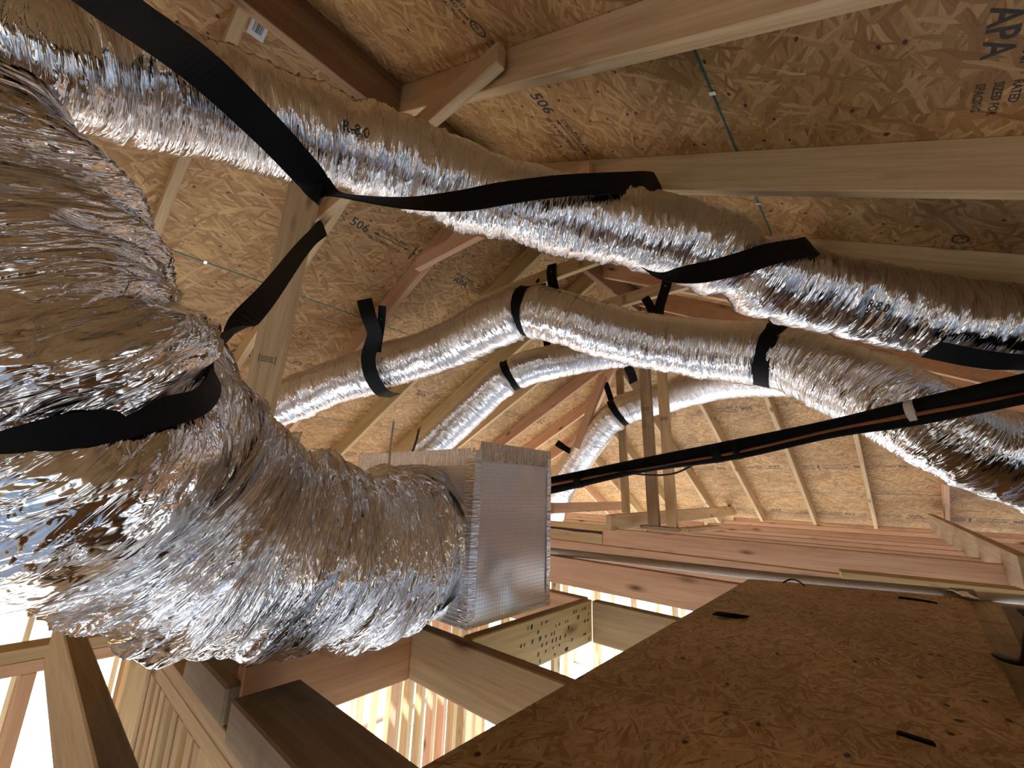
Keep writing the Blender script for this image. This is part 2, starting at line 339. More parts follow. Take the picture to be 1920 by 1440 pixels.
def text_mesh(s, size, bold=True):
    cu = bpy.data.curves.new('t', 'FONT'); cu.body = s; cu.size = size; cu.resolution_u = 2
    if bold: cu.offset = size*0.018
    ob = bpy.data.objects.new('t', cu); C.objects.link(ob)
    dg = bpy.context.evaluated_depsgraph_get(); me = bpy.data.meshes.new_from_object(ob.evaluated_get(dg))
    V = [tuple(v.co) for v in me.vertices]; F = [tuple(p.vertices) for p in me.polygons]
    bpy.data.objects.remove(ob); bpy.data.curves.remove(cu); bpy.data.meshes.remove(me)
    return V, F

# ------------------------------------------------------------------ roof geometry (metres; X along the ridge, Y across, Z up; camera at the origin)
PITCH = math.radians(27.8); TN, CS, SN = math.tan(PITCH), math.cos(PITCH), math.sin(PITCH)
RY0, RY1, RZ, XE = 1.387, 1.425, 1.772, 3.30
def right_z(y): return RZ-(RY0-y)*TN
def left_z(y): return RZ-(y-RY1)*TN
def hip_z(x): return RZ-(x-XE)*TN

def clip_poly(poly, a, b, c):
    """keep a*x+b*y<=c"""
    out = []
    for i in range(len(poly)):
        p, q = poly[i], poly[(i+1) % len(poly)]; dp, dq = a*p[0]+b*p[1]-c, a*q[0]+b*q[1]-c
        if dp <= 0: out.append(p)
        if dp*dq < 0:
            t = dp/(dp-dq); out.append((p[0]+(q[0]-p[0])*t, p[1]+(q[1]-p[1])*t))
    return out
def panel(parent, origin, ex, ey, en, poly, mat='osb', thick=0.0125):
    """sheet whose lower face is poly (in ex, ey) at origin; en points up out of the room"""
    cx = sum(p[0] for p in poly)/len(poly); cyy = sum(p[1] for p in poly)/len(poly)
    n = len(poly); V = [(p[0]-cx, p[1]-cyy, 0) for p in poly]+[(p[0]-cx, p[1]-cyy, thick) for p in poly]
    F = [tuple(range(n))[::-1], tuple(range(n, 2*n))]+[(i, (i+1) % n, n+(i+1) % n, n+i) for i in range(n)]
    me = bpy.data.meshes.new('osb_panel'); me.from_pydata(V, [], F); me.update(); me.materials.append(M[mat])
    o = bpy.data.objects.new('osb_panel', me); C.objects.link(o)
    p0 = Vector(origin)+Vector(ex)*cx+Vector(ey)*cyy
    ex, ey, en = Vector(ex), Vector(ey), Vector(en)
    o.matrix_world = Matrix(((ex.x, ey.x, en.x, p0.x), (ex.y, ey.y, en.y, p0.y), (ex.z, ey.z, en.z, p0.z), (0, 0, 0, 1)))
    o.parent = parent; return o

# slopes: u along X (or Y for the hip end), v down the slope
ROWS = [(-0.02, 1.33), (1.33, 2.55), (2.55, 3.77), (3.77, 4.75)]
ceil_l = tag(empty('ceiling'), 'far-left roof slope of OSB sheets descending from the ridge', kind='structure')
ceil_r = tag(empty('ceiling'), 'near-right roof slope of OSB sheets overhead', kind='structure')
ceil_h = tag(empty('ceiling'), 'bright hip-end roof slope of OSB sheets at the far end', kind='structure')
X_BACK = -3.4
right_panels, left_panels, hip_panels = [], [], []
for side in (0, 1):
    par = (ceil_r, ceil_l)[side]; oy = (RY0, RY1)[side]; sgn = (-1, 1)[side]
    ex = Vector((1, 0, 0)); ev = Vector((0, sgn*CS, -SN)); en = Vector((0, sgn*SN, CS))
    ey = ev if side == 1 else -ev      # keep a right-handed frame (ex, ey, en)
    for ri, (v0, v1) in enumerate(ROWS):
        stag = (0.04, 1.26)[ri % 2] + (0.61 if side else 0.0)
        x = X_BACK
        edges = [X_BACK]+[stag+2.443*k for k in range(-2, 5) if X_BACK+0.3 < stag+2.443*k < 8.6]+[8.6]
        for x0, x1 in zip(edges[:-1], edges[1:]):
            poly = [(x0, v0), (x1, v0), (x1, v1), (x0, v1)]
            poly = clip_poly(poly, 1, -CS, XE+0.004)          # up to the hip line
            if len(poly) < 3: continue
            if side == 0: poly = [(p[0], -p[1]) for p in poly][::-1]
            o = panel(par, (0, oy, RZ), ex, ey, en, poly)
            (right_panels, left_panels)[side].append((o, x0, x1, v0, v1))
for ri, (v0, v1) in enumerate([(-0.02, 1.16), (1.16, 2.38), (2.38, 3.57), (3.57, 4.75)]):
    st = (0.42, 1.63)[ri % 2]
    edges = [-3.2]+[e for e in (st-2.443, st, st+2.443, st+4.886) if -3.1 < e < 6.0]+[6.0]
    for y0, y1 in zip(edges[:-1], edges[1:]):
        poly = [(y0, v0), (y1, v0), (y1, v1), (y0, v1)]
        ym = (RY0+RY1)/2
        poly = clip_poly(poly, 1, -CS, ym+0.02); poly = clip_poly(poly, -1, -CS, -ym+0.02)
        if len(poly) < 3: continue
        # ex=+Y, ey = up-slope reversed so that (ex, ey, en) is right-handed: en=(SN,0,CS); ex=(0,1,0); ey=en x ex
        en = Vector((SN, 0, CS)); ex = Vector((0, 1, 0)); ey = en.cross(ex)   # = (-CS,0,SN)
        poly = [(p[0], -p[1]) for p in poly][::-1]
        o = panel(ceil_h, (XE, 0, RZ), ex, ey, en, poly)
        hip_panels.append((o, y0, y1, v0, v1))

panel(tag(empty('ceiling'), 'unseen roof end added behind the viewer to keep sky light out', kind='structure'), (X_BACK, RY0, -0.6), (0, 1, 0), (0, 0, 1), (1, 0, 0), [(-4.4, 0), (4.4, 0), (0, 2.37)], thick=0.012)  # unseen end panel, added so no sky light enters from behind
# ------------------------------------------------------------------ lumber
def rafter(k_x, side, label, mat, lo=None):
    xc = k_x+0.019
    if side == 'R':
        a = (xc, RY0, RZ); b = (xc, lo if lo is not None else -2.55, 0); b = (xc, b[1], right_z(b[1])); up = (0, -SN, CS)
    else:
        a = (xc, RY1, RZ); yb = lo if lo is not None else 5.35; b = (xc, yb, left_z(yb)); up = (0, SN, CS)
    o = board('rafter', a, b, 0.14, 0.038, mat, up=up, ref='top')
    return tag(o, label, 'rafter', 'roof rafters')
RX = [0.752+0.61*k for k in range(-1, 6)]
rafter(RX[1], 'R', 'nearest overhead rafter crossing the top of the picture, bright lower edge', 'spf')
rafter(RX[2], 'R', 'knotty overhead rafter on the right slope with a black strap nailed to its face', 'spf')
rafter(RX[3], 'R', 'shaded right-slope rafter meeting the foil duct beside the small black strap', 'spf')
rafter(RX[4], 'R', 'right-slope rafter hidden mostly behind the upper foil duct', 'fir')
rafter(RX[5], 'R', 'orange lit rafter seen between the two right-hand foil ducts', 'orange')
rafter(-0.468, 'R', 'overhead rafter above the viewer holding the long black strap', 'spf')
rafter(RX[0], 'L', 'leftmost pale rafter on the left slope, between the upper foil duct and the big duct', 'spf')
rafter(RX[1], 'L', 'left-slope rafter just behind the leaning post', 'spf')
rafter(RX[2], 'L', 'pinkish left-slope rafter above the two-tailed black strap', 'fir')
rafter(RX[3], 'L', 'yellow knotty left-slope rafter passing under the middle duct left of the plenum', 'yellow')
rafter(RX[4], 'L', 'long pale left-slope rafter running down beside the small bent duct', 'yellow')
rafter(RX[5], 'L', 'left-slope rafter partly covered by the small bent duct', 'spf')
def jack(x, side, label, mat):
    k = x-XE; xc = x+0.019
    if side == 'L':
        a = (xc, RY1+k+0.02, RZ-k*TN); b = (xc, 5.35, left_z(5.35)); up = (0, SN, CS)
    else:
        a = (xc, RY0-k-0.02, RZ-k*TN); b = (xc, -2.55, right_z(-2.55)); up = (0, -SN, CS)
    return tag(board('jack_rafter', a, b, 0.14, 0.038, mat, up=up, ref='top'), label, 'rafter', 'jack rafters at the hip')
jack(3.802, 'L', 'upper reddish jack rafter left of the far hip, nearest the small bent duct', 'fir')
jack(4.412, 'L', 'second reddish jack rafter left of the far hip', 'fir')
jack(5.022, 'L', 'third jack rafter left of the far hip, behind the distant duct', 'fir')
jack(5.632, 'L', 'lowest jack rafter left of the far hip, above the plenum corner', 'spf')
jack(3.802, 'R', 'jack rafter right of the hip behind the middle duct', 'fir')
jack(4.412, 'R', 'second jack rafter right of the hip, seen past the black line set', 'fir')
jack(5.022, 'R', 'third jack rafter right of the hip near the picture edge', 'fir')
for y, lab, mt in [(1.312, 'pale hip-end rafter beside the paired posts, leftmost of the three long ones', 'spf'), (0.702, 'speckled hip-end rafter in the middle of the bright far slope', 'spf'),
                   (0.096, 'thin pale hip-end rafter at the right of the bright far slope', 'spf'), (-0.514, 'reddish hip-end rafter standing behind the right foil duct', 'fir'),
                   (1.922, 'hip-end rafter seen just right of the paired posts, below the black line set', 'spf'), (2.532, 'hip-end rafter crossing behind the paired posts', 'spf'),
                   (3.142, 'short hip-end rafter left of the paired posts', 'spf'), (3.752, 'lowest short hip-end rafter beside the plenum', 'fir')]:
    yc = y+0.019; k = abs(yc-1.406); x0 = XE+k+0.03
    o = board('hip_end_rafter', (x0, yc, hip_z(x0)), (7.75, yc, hip_z(7.75)), 0.14, 0.038, mt, up=(SN, 0, CS), ref='top')
    tag(o, lab, 'rafter', 'hip-end rafters')
hipu = Vector((0, 0, 1))
o = board('hip_rafter', (XE, 1.406, RZ-0.03), (XE+3.9, 1.406+3.9, RZ-0.03-3.9*TN), 0.184, 0.038, 'fir', ref='top'); tag(o, 'hip rafter descending behind the distant bent duct', 'rafter')
o = board('hip_rafter', (XE, 1.406, RZ-0.03), (XE+3.9, 1.406-3.9, RZ-0.03-3.9*TN), 0.184, 0.038, 'fir', ref='top'); tag(o, 'hip rafter descending to the right behind the middle duct', 'rafter')
o = board('ridge_board', (X_BACK+0.05, 1.406, RZ+0.0), (XE, 1.406, RZ+0.0), 0.21, 0.038, 'ridge', ref='top'); tag(o, 'brown ridge board at the peak of the roof', 'beam')
# collar ties nailed on the near face of the rafters
for x, y0, y1, lab, mt in [(0.733, 0.72, 2.0, 'nearest collar tie, its cut end nailed to the overhead rafter', 'spf'), (1.343, 0.75, 1.98, 'second collar tie, crossing behind the upper foil duct', 'fir'),
                           (1.953, 0.70, 2.03, 'collar tie carrying the strap that pinches the middle duct', 'yellow'), (2.563, 0.66, 2.05, 'farthest collar tie with a forked black strap nailed to it', 'spf')]:
    o = board('collar_tie', (x-0.019, y1, 1.345), (x-0.019, y0, 1.345), 0.089, 0.038, mt); tag(o, lab, 'beam', 'collar ties')
o = board('post', (0.719, 2.419, -0.36), (0.588, 1.868, 1.43), 0.14, 0.038, 'tan', up=(0.75, -0.66, 0)); post0 = tag(o, 'tall leaning post standing between the big duct and the left slope', 'post')
for a, b, lab, mt, d in [((3.60, 1.505, -0.246), (3.60, 1.525, 1.50), 'darker post of the far pair standing on the joists', 'brown', 0.095), ((3.60, 1.35, -0.246), (3.60, 1.365, 1.50), 'paler right-hand post of the far pair', 'spf', 0.082),
                         ((3.95, 1.93, -0.17), (3.95, 1.95, 1.38), 'slim post left of the far pair', 'spf', 0.075)]:
    o = board('post', a, b, d, 0.05 if d > 0.08 else 0.038, mt, up=(0, 1, 0)); tag(o, lab, 'post')
o = board('brace', (3.66, 2.31, 0.45), (3.66, 1.985, 1.17), 0.085, 0.038, 'fir', up=(0, 1, 0.4)); tag(o, 'pinkish diagonal brace under the left jack rafters', 'brace')

# floor framing
def joist(x, y0, y1, top, mat, label, depth=0.14, thick=0.038, name='ceiling_joist'):
    o = board(name, (x+thick/2, y1, top), (x+thick/2, y0, top), depth, thick, mat, ref='top'); return tag(o, label, 'joist', 'ceiling joists')
joist(0.150, -0.9, 1.90, -0.39, 'tan', 'rough joist in the lower left corner below the big duct', thick=0.042)
joist(0.840, -1.6, 2.6, -0.39, 'spf', 'nearest knotty joist running from under the big duct to the OSB sheet')
joist(1.500, -1.6, 0.884, -0.39, 'spf', 'short pale joist at the end of the yellow stamped block')
joist(1.505, 0.924, 5.3, -0.39, 'fir', 'joist running away behind the plenum box')
joist(2.050, -2.4, 5.3, -0.345, 'fir', 'broad reddish joist below the plastic pipe, above the slot of daylight')
joist(2.660, -2.4, 5.3, -0.333, 'fir', 'brown joist just behind the plastic pipe')
joist(3.270, -2.4, 1.815, -0.272, 'fir', 'long pink joist across the attic in front of the others')
bj = joist(3.270, 1.82, 5.3, -0.305, 'spf', 'bark-edged joist butted to the long pink one, beside the plenum', depth=0.105)
V, F = [], []
for k in range(40):
    xx = 3.48*k/39; V += [(xx, -0.0195, 0.0535), (xx, 0.0195, 0.0535), (xx, -0.0198, 0.0525-0.012-0.014*RND.random())]
for k in range(39): F += [(3*k, 3*k+3, 3*k+4, 3*k+1), (3*k+2, 3*k+5, 3*k+3, 3*k)]
bk = mesh_obj('bark_edge', V, F, 'bark', parent=bj)
farz = [(3.88, -0.300), (4.49, -0.310), (5.10, -0.318), (5.71, -0.300), (6.32, -0.282), (6.93, -0.264)]
names = ['second', 'third', 'fourth', 'fifth', 'sixth', 'farthest']
for (x, z), nm in zip(farz, names):
    joist(x, -2.4, 1.69, z, RND.choice(['fir', 'fir', 'orange']), nm+' of the parallel pink joists below the bright hip end')
for (x, z), nm in zip(farz[:4], names):
    joist(x, 1.75, 5.2, z, RND.choice(['spf', 'fir']), nm+' joist left of the white header, seen beside the plenum')
o = board('header', (3.20, 1.72, -0.160), (7.1, 1.72, -0.105), 0.128, 0.045, 'spf', ref='top'); hdr = tag(o, 'pale header board running away from the viewer, joists hung on it', 'beam')
for (x, z), nm in zip(farz, names):
    tag(board('joist_hanger', (x-0.03, 1.690, z-0.03), (x+0.07, 1.690, z-0.03), 0.05, 0.006, 'steel', bev=0), 'steel hanger on the pale header at the '+nm+' pink joist', 'hanger', 'joist hangers')
o = board('blocking', (3.63, 1.62, -0.262), (3.63, 1.29, -0.262), 0.03, 0.12, 'brown', bev=0.002); tag(o, 'brown bearing block under the paired posts', 'block')
o = board('board', (3.60, 1.27, -0.262), (4.30, 1.22, -0.262), 0.036, 0.09, 'spf'); tag(o, 'short white-edged board end beside the post block', 'board')
o = board('beam', (3.5, 2.50, -0.15), (5.2, 2.50, -0.13), 0.10, 0.038, 'fir'); tag(o, 'low pink beam behind the plenum corner and slim post', 'beam')
o = board('beam', (2.93, -0.43, -0.20), (6.7, -0.372, -0.09), 0.184, 0.045, 'brown', ref='top'); tag(o, 'thick beam coming forward at the right edge, end grain towards the viewer', 'beam')
o = board('blocking', (0.878, 0.903, -0.386), (1.50, 0.903, -0.386), 0.14, 0.038, 'yellow', ref='top'); yb = tag(o, 'yellow stamped block between two joists beside the plenum', 'block')
o = board('beam', (0.40, 1.115, -0.386), (0.84, 1.115, -0.386), 0.144, 0.038, 'orange', ref='top'); tag(o, 'orange cross beam with grey patches under the big duct', 'beam')
o = board('board', (2.56, 0.20, -0.318), (2.65, -0.36, -0.318), 0.03, 0.10, 'yellow'); tag(o, 'rough bark-edged offcut lying along the pipe', 'board')
o = board('beam', (0.435, 1.42, -0.455), (0.435, 1.10, -0.455), 0.075, 0.125, 'dark', bev=0.006); tag(o, 'dark end block sitting on the wall plates below the big duct', 'block')
o = board('beam', (0.430, 1.035, -0.455), (0.430, 0.2, -0.455), 0.075, 0.135, 'dark', bev=0.004); tag(o, 'dark flat beam in the bottom foreground, its end cut square', 'beam')

# decking underfoot
DSL = 0.0335
def deck_z(x): return -0.4013+DSL*x            # top of the loose sheet, rising slightly away from the viewer
_ca = 1/math.sqrt(1+DSL*DSL); _ex = (_ca, 0, DSL*_ca); _en = (-DSL*_ca, 0, _ca)
deck = tag(empty('floor'), 'loose OSB sheet lying over the joists at lower right', kind='structure')
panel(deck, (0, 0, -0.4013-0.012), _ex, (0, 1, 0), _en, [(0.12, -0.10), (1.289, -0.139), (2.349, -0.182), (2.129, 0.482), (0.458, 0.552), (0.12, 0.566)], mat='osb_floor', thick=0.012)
deck2 = tag(empty('floor'), 'water-stained plywood at the right edge beside the grey tray', kind='structure')
po = panel(deck2, (0, 0, -0.4013-0.026), _ex, (0, 1, 0), _en, [(1.0, -0.95), (2.42, -0.95), (2.42, -0.12), (1.0, -0.09)], mat='stained', thick=0.012)
po.name = 'plywood_sheet'

# ------------------------------------------------------------------ foil ducts
def duct(name, label, pts, r, nseg, step, mat, wrinkle, lobes, seed, pinch_at=(), relax=12, rprof=None, folds=0.15):
    p = Path(pts, step, relax)
    root = empty(name, tuple(p.c[len(p.c)//2]))
    pin = [(q if callable(q) else p.nearest(q), d, w) for q, d, w in pinch_at]
    o = tube('foil_jacket', p, r, nseg, mat, None, wrinkle=wrinkle, lobes=lobes, seed=seed, pinch=pin, rprof=rprof, folds=folds)
    o.parent = root; o.matrix_parent_inverse = Matrix.Translation(-Vector(root.location))
    tag(root, label, 'duct', 'foil flexible ducts')
    return root, p
BIG = [(0.899, 1.203, -0.184), (0.766, 1.145, -0.191), (0.616, 1.103, -0.174), (0.451, 1.086, -0.144), (0.289, 1.09, -0.092), (0.122, 1.047, 0.018), (0.033, 0.93, 0.067), (0.003, 0.85, 0.074), (-0.055, 0.817, 0.132), (-0.152, 0.838, 0.247), (-0.247, 0.869, 0.332), (-0.37, 0.907, 0.431), (-0.64, 0.84, 0.45), (-1.15, 0.75, 0.38)]
def crease(th):
    """where along the huge duct its strap lies, by angle round the tube (clockwise from the top)"""
    return np.interp(360-np.degrees(th) % 360, [0, 50, 90, 105, 126, 160, 215, 360], [1.075, 1.085, 1.115, 1.13, 1.142, 1.15, 1.14, 1.075])
big, pbig = duct('foil_duct', 'huge crinkled foil duct in the left foreground entering the plenum box', BIG, 0.222, 340, 0.004, 'foil_big', 0.030, 0.018, 11, [(crease, 0.040, 0.022)], relax=20, folds=0.75)
D2 = [(-1.15, 1.24, 0.70), (-0.62, 1.18, 0.73), (-0.225, 1.074, 0.746), (-0.055, 1.091, 0.821), (0.168, 1.088, 0.906), (0.474, 1.016, 0.968), (0.795, 0.885, 0.966), (1.066, 0.638, 0.912), (1.322, 0.374, 0.837), (1.509, 0.189, 0.731), (1.705, -0.008, 0.664), (1.845, -0.206, 0.6), (1.955, -0.394, 0.54), (1.996, -0.547, 0.494), (2.042, -0.665, 0.415), (2.10, -1.0, 0.15)]
d2, p2 = duct('foil_duct', 'upper foil duct slung across the whole attic under the overhead rafters', D2, 0.129, 180, 0.005, 'foil', 0.011, 0.009, 21, [((0.40, 1.0, 0.93), 0.012, 0.03), ((1.42, 0.23, 0.75), 0.022, 0.035)])
D3 = [(0.803, 3.27, 0.352), (0.988, 3.004, 0.486), (1.169, 2.743, 0.623), (1.386, 2.457, 0.758), (1.611, 2.053, 0.89), (1.688, 1.665, 0.994), (1.734, 1.435, 1.029), (1.825, 1.194, 0.942), (2.028, 0.882, 0.821), (2.173, 0.578, 0.744), (2.206, 0.28, 0.655), (2.14, 0.028, 0.47), (2.09, -0.115, 0.331), (2.129, -0.26, 0.198), (2.208, -0.385, 0.143), (2.312, -0.539, 0.056), (2.426, -0.753, -0.022), (2.60, -1.2, -0.10)]
d3, p3 = duct('foil_duct', 'middle foil duct bending over the collar tie and dropping to the right edge', D3, 0.150, 150, 0.006, 'foil', 0.010, 0.008, 31, [((1.73, 1.43, 1.03), 0.022, 0.03), ((2.20, 0.30, 0.68), 0.012, 0.03), ((1.40, 2.42, 0.78), 0.008, 0.03)])
D4 = [(1.843, 2.773, 0.034), (1.933, 2.592, 0.235), (2.098, 2.27, 0.579), (2.200, 1.96, 0.825), (2.364, 1.675, 0.93), (2.656, 1.44, 1.03), (2.90, 1.10, 1.06)]
d4, p4 = duct('foil_duct', 'small bent foil duct rising behind the plenum box', D4, 0.125, 120, 0.007, 'foil', 0.006, 0.005, 41, [((2.20, 1.95, 0.83), 0.022, 0.03)])
D5 = [(4.08, 2.90, -0.22), (3.99, 2.78, -0.06), (3.868, 2.588, 0.137), (3.80, 2.201, 0.55), (3.830, 1.923, 0.81), (3.93, 1.602, 0.915), (3.90, 1.136, 0.985), (3.831, 0.812, 0.99), (3.75, 0.4, 0.93)]
d5, p5 = duct('foil_duct', 'distant foil duct bending behind the paired posts', D5, 0.155, 110, 0.008, 'foil', 0.006, 0.006, 51, [((3.83, 1.92, 0.81), 0.02, 0.035)])
def add_part(root, o):
    o.parent = root; o.matrix_parent_inverse = Matrix.Translation(-Vector(root.location)); return o
def duct_text(root, p, r, s_text, at, ang0, size, up_dir=1):
    """ink lettering wrapped on the jacket; ang measured from the top of the tube"""
    V, F = text_mesh(s_text, size); s0 = p.nearest(at); out = []
    for x, y, z in V:
        c, t, u, v = p.at(s0+x*up_dir); a = ang0-up_dir*y/r; out.append(c+(r+0.0095)*(math.cos(a)*u+math.sin(a)*v))
    return mesh_obj('printed_text', out, F, 'ink', parent=root.children[0])
duct_text(d2, p2, 0.129, 'R-8.0', (0.36, 1.0, 0.92), 2.05, 0.036)
duct_text(d2, p2, 0.129, 'R-8.0', (0.80, 0.82, 0.94), 2.30, 0.036)
duct_text(d2, p2, 0.129, 'R-8.0', (1.66, 0.0, 0.66), 2.25, 0.034)

# ------------------------------------------------------------------ plenum box
BX0, BX1, BY0, BY1, BZ0, BZ1 = 0.905, 1.300, 0.940, 1.640, -0.384, 0.121
plen = empty('plenum_box', ((BX0+BX1)/2, (BY0+BY1)/2, BZ0)); tag(plen, 'square foil-faced plenum box on the joists, grid scrim showing', 'plenum')
def face_grid(name, o, ex, ey, lx, ly, nx, ny, mat, amp, seed):
    ex, ey = np.array(ex, float), np.array(ey, float); nn = np.cross(ex, ey); rng = np.random.RandomState(seed)
    U, V = np.meshgrid(np.linspace(0, 1, nx), np.linspace(0, 1, ny), indexing='ij')
    d = amp*(vnoise(U*6, V*6, 50, seed)-0.5)*np.minimum(1, 14*np.minimum(np.minimum(U, 1-U), np.minimum(V, 1-V)))
    P = np.array(o)+U[..., None]*lx*ex+V[..., None]*ly*ey+d[..., None]*nn
    F = [(i*ny+j, (i+1)*ny+j, (i+1)*ny+j+1, i*ny+j+1) for i in range(nx-1) for j in range(ny-1)]
    return mesh_obj(name, P.reshape(-1, 3), F, mat, smooth=True, uvs=np.stack([U*lx, V*ly], -1).reshape(-1, 2))
LX, LY, LZ = BX1-BX0, BY1-BY0, BZ1-BZ0
side_p = add_part(plen, face_grid('side_panel', (BX0, BY0, BZ0), (1, 0, 0), (0, 0, 1), LX, LZ, 30, 36, 'foil_box', 0.008, 61))
add_part(plen, face_grid('collar_panel', (BX0, BY1, BZ0), (0, -1, 0), (0, 0, 1), LY, LZ, 40, 36, 'foil_box', 0.006, 62))
add_part(plen, face_grid('top_panel', (BX0, BY0, BZ1), (1, 0, 0), (0, 1, 0), LX, LY, 20, 20, 'foil_box', 0.006, 63))
add_part(plen, face_grid('back_panel', (BX1, BY0, BZ0), (0, 1, 0), (0, 0, 1), LY, LZ, 12, 12, 'foil_box', 0.004, 64))
add_part(plen, face_grid('far_panel', (BX1, BY1, BZ0), (-1, 0, 0), (0, 0, 1), LX, LZ, 12, 12, 'foil_box', 0.004, 65))
add_part(plen, face_grid('bottom_panel', (BX0, BY1, BZ0), (1, 0, 0), (0, -1, 0), LX, LY, 8, 8, 'foil_box', 0.002, 66))
def seam(pts, wd, width, nm='tape_seam'):
    o = ribbon(nm, pts, wd, width, 'tape', thick=0.002, n=8); o.parent = side_p; return o
e = 0.0025
seam([(BX0+0.02, BY0-e, BZ1+e*0), (BX0+0.2, BY0-e, BZ1), (BX1, BY0-e, BZ1)], [(0, 0, 1)]*3, 0.06)
seam([(BX0-e, BY0+0.015, BZ0), (BX0-e-0.001, BY0+0.016, -0.1), (BX0-e, BY0+0.015, BZ1)], [(0, 1, 0)]*3, 0.04)
seam([(BX0+0.012, BY0-e, BZ0), (BX0+0.013, BY0-e-0.001, -0.1), (BX0+0.012, BY0-e, BZ1)], [(1, 0, 0)]*3, 0.03)
seam([(BX1-0.008, BY0-e, BZ0), (BX1-0.009, BY0-e-0.001, -0.1), (BX1-0.008, BY0-e, BZ1)], [(1, 0, 0)]*3, 0.022)
seam([(BX0-e, BY1, BZ1-0.02), (BX0-e-0.001, 1.3, BZ1-0.021), (BX0-e, BY0, BZ1-0.02)], [(0, 0, 1)]*3, 0.055)
# crumpled collar of tape round the duct mouth
cpath = Path([(0.905, 1.20, -0.165), (0.86, 1.175, -0.168), (0.80, 1.14, -0.172)], 0.004)
add_part(plen, tube('duct_collar', cpath, 0.215, 160, 'tape', None, wrinkle=0.02, seed=71, lobes=0.012, rprof=lambda s: 0.238-0.14*s))

tag(ribbon('zip_tie', [(0.672, 1.045, 0.045), (0.668, 1.043, 0.11), (0.668, 1.040, 0.186)], [(0, 1, 0)]*3, 0.007, 'plastic', thick=0.003), 'white zip tie tail sticking up beside the plenum', 'zip tie')

# ------------------------------------------------------------------ straps
W = 0.076
def strap(label, pts, wd, width=W, name='hanging_strap'):
    return tag(ribbon(name, pts, wd, width), label, 'strap', 'black duct straps')
strap('long black strap crossing the top left corner and nailed to the overhead rafter', [(-0.462, 0.47, 1.06), (-0.32, 0.60, 0.82), (-0.147, 0.719, 0.663), (-0.07, 0.775, 0.694), (0.059, 0.857, 0.752), (0.193, 0.918, 0.757), (0.302, 0.965, 0.745), (0.342, 0.98, 0.732), (0.381, 0.941, 0.721), (0.493, 0.82, 0.708), (0.603, 0.743, 0.743), (0.713, 0.672, 0.803), (0.818, 0.583, 0.846), (0.941, 0.516, 0.901), (1.112, 0.471, 0.997), (1.267, 0.473, 1.105), (1.352, 0.479, 1.165)],
      [(0.2, -0.9, 0.2), (0.5, -0.8, 0.2), (0.6, -0.7, 0.3), (0.6, -0.6, 0.35), (0.6, -0.5, 0.5), (0.7, -0.5, 0.5), (0.6, -0.2, 0.2), (0.25, -0.5, 0.1), (0.1, 0.6, 0.5), (0, 0.6, 0.7), (0, 0.3, 1), (0, 0.1, 1), (0, 0.1, 1), (0, 0.1, 1), (0, 0.1, 1), (0, 0.1, 1), (0, 0.2, 1)])
def sling(label, p, r, at, a0, a1, pre=(), post=(), width=W):
    """strap under a duct; angles measured round the tube from its top (v side positive)"""
    s0 = p.nearest(at); c, t, u, v = p.at(s0); pts = [np.array(q, float) for q in pre]
    for a in np.linspace(a0, a1, 11): pts.append(c+(r+0.004)*(math.cos(a)*u+math.sin(a)*v))
    pts += [np.array(q, float) for q in post]
    return strap(label, pts, [t]*len(pts), width)
d = math.radians
strap('small black strap slung obliquely under the upper duct beside the dark rafter', [(1.123, 0.448, 0.669), (1.122, 0.384, 0.634), (1.144, 0.294, 0.621), (1.203, 0.21, 0.647), (1.272, 0.139, 0.685), (1.381, 0.083, 0.733), (1.542, 0.057, 0.812), (1.955, 0.10, 0.985)], [(0.3, 0.1, 0.1), (0.3, 0.5, 0.6), (0.0, 0.5, 0.8), (0, 0.4, 1), (0, 0.4, 1), (0, 0.4, 1), (0.2, 0.4, 1), (0, 0.4, 1)])
strap('black strap under the upper duct at the right edge', [(1.70, -0.17, 0.452), (1.762, -0.281, 0.415), (1.80, -0.362, 0.402), (1.88, -0.46, 0.41), (1.98, -0.60, 0.46)], [(0.7, 0.6, -0.25)]*5)
strap('black strap looped under the middle duct below the pinkish rafter, longer tail', [(1.077, 2.115, 1.052), (1.117, 2.109, 0.951), (1.186, 2.151, 0.883), (1.206, 2.20, 0.835), (1.22, 2.247, 0.756), (1.27, 2.274, 0.66), (1.383, 2.32, 0.584), (1.528, 2.40, 0.60)], [(0.8, -0.6, 0.1), (0.8, -0.6, 0.1), (0.7, -0.6, 0.1), (0.6, -0.6, 0.2), (0.6, -0.6, 0.3), (0.6, -0.6, 0.3), (0.6, -0.65, 0.3), (0.6, -0.65, 0.3)], 0.085)
strap('shorter black strap tail crossing the looped strap on the middle duct', [(1.173, 2.075, 1.036), (1.208, 2.125, 0.954), (1.247, 2.20, 0.846), (1.26, 2.22, 0.80)], [(0.75, -0.65, 0)]*4, 0.045)
sling('black strap pinching the middle duct at its highest bend', p3, 0.140, (1.73, 1.43, 1.03), d(190), d(20), post=[(1.90, 1.50, 1.27), (1.925, 1.46, 1.32)], width=0.07)
sling('black strap round the middle duct near the upper right duct', p3, 0.150, (2.20, 0.30, 0.68), d(200), d(20), post=[(2.35, 0.22, 0.93), (2.50, 0.20, 1.0)], width=0.09)
sling('black strap round the bend of the small duct', p4, 0.115, (2.20, 1.95, 0.83), d(190), d(-20), post=[(2.53, 1.90, 1.1), (2.57, 1.9, 1.22)], width=0.06)
sling('thin black strap on the bend of the distant duct', p5, 0.148, (3.83, 1.92, 0.81), d(200), d(-20), post=[(3.84, 2.06, 1.15)], width=0.06)
strap('short black strap nailed flat on the collar tie above the middle duct', [(1.905, 1.375, 1.40), (1.903, 1.38, 1.34), (1.900, 1.36, 1.24), (1.90, 1.34, 1.16)], [(0, 1, 0)]*4, 0.07)
